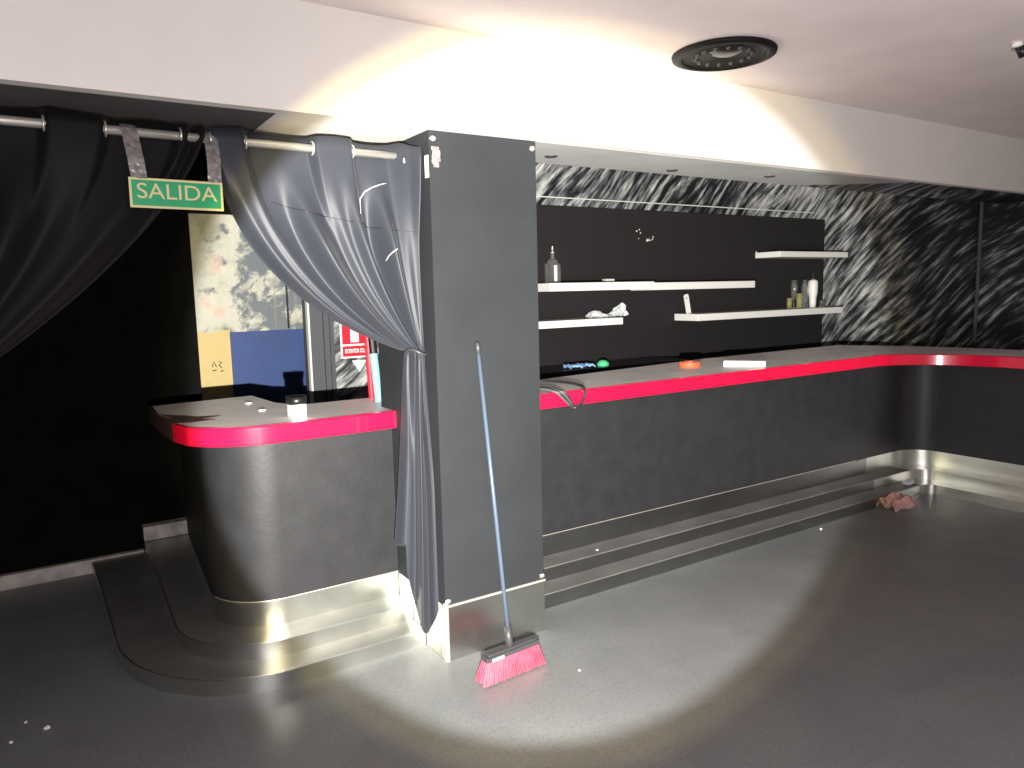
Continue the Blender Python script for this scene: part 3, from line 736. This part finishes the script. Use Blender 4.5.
# ------------------------------------------------------------------ ceiling fittings
vc = (2.745, 2.435); v = thing('ceiling_speaker', (vc[0], vc[1], ZC), 'large round black loudspeaker grille set into the ceiling', 'speaker')
bm = bmesh.new(); lathe(bm, [(.212, 0), (.234, -.004), (.231, -.016), (.195, -.024), (.185, -.014), (.186, 0)], (vc[0], vc[1], ZC), 56); link_bm('rim', bm, M['grille'], v, smooth=True)
bm = bmesh.new(); prof = []
for k in range(8): prof += [(.182-k*.02, -.004 if k % 2 else -.014)]
lathe(bm, prof+[(0.03, -.006), (0, -.006)], (vc[0], vc[1], ZC), 56); link_bm('cone', bm, M['grille'], v, smooth=True)
bm = bmesh.new(); lathe(bm, [(0, -.02), (.045, -.018), (.07, -.008), (.075, -.004)], (vc[0]-.02, vc[1]-.03, ZC), 30); link_bm('centre_cap', bm, M['black'], v, smooth=True)
for k in range(14):
    a = 2*PI*k/14; bm = bmesh.new(); bmesh.ops.create_uvsphere(bm, u_segments=10, v_segments=6, radius=.012, matrix=Matrix.Translation((vc[0]+.125*math.cos(a), vc[1]+.125*math.sin(a), ZC-.012)))
    link_bm('stud', bm, M['darkgrey'], v, smooth=True)
for x, y, lab in ((2.235, 3.087, 'small broken downlight under the beam nearest the pillar'), (3.13, 3.147, 'small broken downlight under the middle of the beam'), (3.87, 3.056, 'small dark downlight under the beam furthest from the pillar')):
    t = thing('downlight', (x, y, ZB), lab, 'downlight', 'downlights under the beam')
    bm = bmesh.new(); lathe(bm, [(0, -.002), (.026, -.002), (.030, -.006), (.034, -.003), (.034, 0)], (x, y, ZB), 20); link_bm('rim', bm, M['darkgrey'], t, smooth=True)
    bm = bmesh.new(); lathe(bm, [(0, -.0075), (.010, -.0065), (.014, -.003)], (x, y, ZB), 12); link_bm('bulb', bm, M['darkgrey'], t, smooth=True)
sd = thing('ceiling_spotlight', (3.83, 1.675, ZC), 'small white and black spot fitting on the ceiling at far right', 'spotlight')
bm = bmesh.new(); lathe(bm, [(0, 0), (.022, 0), (.024, -.018), (0, -.022)], (3.815, 1.685, ZC), 18); link_bm('mount', bm, M['whitemat'], sd, smooth=True)
bm = bmesh.new(); tube(bm, [(3.825, 1.680, ZC-.018), (3.85, 1.668, ZC-.055)], [.020, .024], 14); link_bm('lamp_head', bm, M['black'], sd, smooth=True)

# ------------------------------------------------------------------ loose bits on the floor
def lump(name, x, y, r, m, lab, cat, group=None, sz=(1, 1, .5), z=0, j=.25):
    bm = bmesh.new(); bmesh.ops.create_icosphere(bm, subdivisions=2, radius=r)
    for v_ in bm.verts:
        v_.co *= 1+random.uniform(-j, j); v_.co.x *= sz[0]; v_.co.y *= sz[1]; v_.co.z *= sz[2]
    mz = min(v_.co.z for v_ in bm.verts)
    for v_ in bm.verts: v_.co += Vector((x, y, z-mz))
    o = link_bm(name, bm, m); return tag(o, lab, cat, group)
lump('plaster_chip', -.106, 3.264, .013, M['plaster'], 'largest white plaster chip on the floor at lower left', 'chip', 'plaster chips on the floor')
lump('plaster_chip', -.176, 3.361, .007, M['plaster'], 'white plaster chip on the floor furthest back of the three at lower left', 'chip', 'plaster chips on the floor')
lump('plaster_chip', -.222, 3.235, .007, M['plaster'], 'white plaster chip on the floor nearest the left edge of the view', 'chip', 'plaster chips on the floor')
lump('plaster_chip', 1.86, 2.42, .006, M['plaster'], 'tiny white chip on the floor right of the broom', 'chip', 'plaster chips on the floor')
lump('plaster_chip', 2.615, 3.22, .008, M['plaster'], 'tiny white chip on the upper step of the long bar', 'chip', None, z=.151)
lump('plaster_chip', 4.35, 2.96, .010, M['plaster'], 'tiny white chip on the floor in front of the long bar steps', 'chip', 'plaster chips on the floor')
bm = bmesh.new()
rows_ = []
for a_, (dy, dz) in enumerate(((0, .005), (.045, .075), (.075, .02), (.12, .085), (.15, .03))):
    rows_.append([bm.verts.new((5.08+k*.075+.02*math.sin(a_*2.1+k), 2.865+dy+.012*math.sin(k*1.7), max(.004, dz+.018*math.sin(k*2.3+a_)))) for k in range(5)])
for a_ in range(4):
    for k in range(4): bm.faces.new((rows_[a_][k], rows_[a_][k+1], rows_[a_+1][k+1], rows_[a_+1][k]))
o = link_bm('crumpled_card', bm, M['pinkscrap'], recalc=False); md = o.modifiers.new('thick', 'SOLIDIFY'); md.thickness = .004; md.offset = 1
tag(o, 'crumpled dusty pink card lying against the steps in the bar corner', 'card')
lump('crumpled_wrapper', 5.62, 3.08, .05, M['plasticbag'], 'small crumpled shiny wrapper on the corner step beside the pink card', 'wrapper', None, (1.3, .7, .4), z=.077, j=.3)

# ------------------------------------------------------------------ camera
F = 737.3; H = 1.65
yaw, pitch, roll = math.radians(32.557), math.radians(7.126), math.radians(-1.355)
fw = Vector((math.sin(yaw)*math.cos(pitch), math.cos(yaw)*math.cos(pitch), -math.sin(pitch)))
rt = Vector((math.cos(yaw), -math.sin(yaw), 0)); up = rt.cross(fw)
r2 = rt*math.cos(roll)+up*math.sin(roll); u2 = -rt*math.sin(roll)+up*math.cos(roll)
cam = bpy.data.cameras.new('camera'); co = bpy.data.objects.new('camera', cam); COL.objects.link(co)
cam.sensor_width = 36; cam.lens = 36*F/1024; cam.clip_start = .05; cam.clip_end = 50
R3 = Matrix((r2, u2, -fw)).transposed(); co.matrix_world = Matrix.Translation((0, 0, H)) @ R3.to_4x4()
SC.camera = co

# ------------------------------------------------------------------ light: hand torch just below the lens, spill, added ceiling fill, ambient
def px_dir(x, y): return (r2*(x-512)/F+u2*(384-y)/F+fw).normalized()
LP = Vector((.02, .02, 1.38))
aim = Vector((0, 0, H))+px_dir(533, 391)*3.6
def spot(name, power, col, deg, blend, radius=.012):
    l = bpy.data.lights.new(name, 'SPOT'); l.energy = power; l.color = col; l.spot_size = math.radians(deg); l.spot_blend = blend; l.shadow_soft_size = radius
    o = bpy.data.objects.new(name, l); COL.objects.link(o); o.location = LP
    o.rotation_euler = (aim-LP).to_track_quat('-Z', 'Y').to_euler(); return o
spot('torch_beam', 1700, (.98, .985, .98), 52.5, .12)
spot('torch_rim', 400, (1.0, .82, .32), 56.5, .13)
spot('torch_spill', 190, (1.0, .94, .95), 172, .5, .02)
# added fill spot low behind the viewer, no real lamp, lifts the ceiling
ul = spot('ceiling_fill', 400, (1.0, .93, .92), 120, 1.0, .3); ul.location = (.4, -.9, .35)
ul.rotation_euler = (Vector((5.0, 1.2, 2.71))-ul.location).to_track_quat('-Z', 'Y').to_euler()
w = bpy.data.worlds.new('world'); SC.world = w; w.use_nodes = True
w.node_tree.nodes['Background'].inputs[0].default_value = (.95, .90, .92, 1); w.node_tree.nodes['Background'].inputs[1].default_value = .3

vs = SC.view_settings; SC.display_settings.display_device = 'sRGB'
vs.view_transform = 'Standard'; vs.look = 'None'; vs.exposure = 0.; vs.gamma = 1.; vs.use_curve_mapping = False
SC.cycles.max_bounces = 8
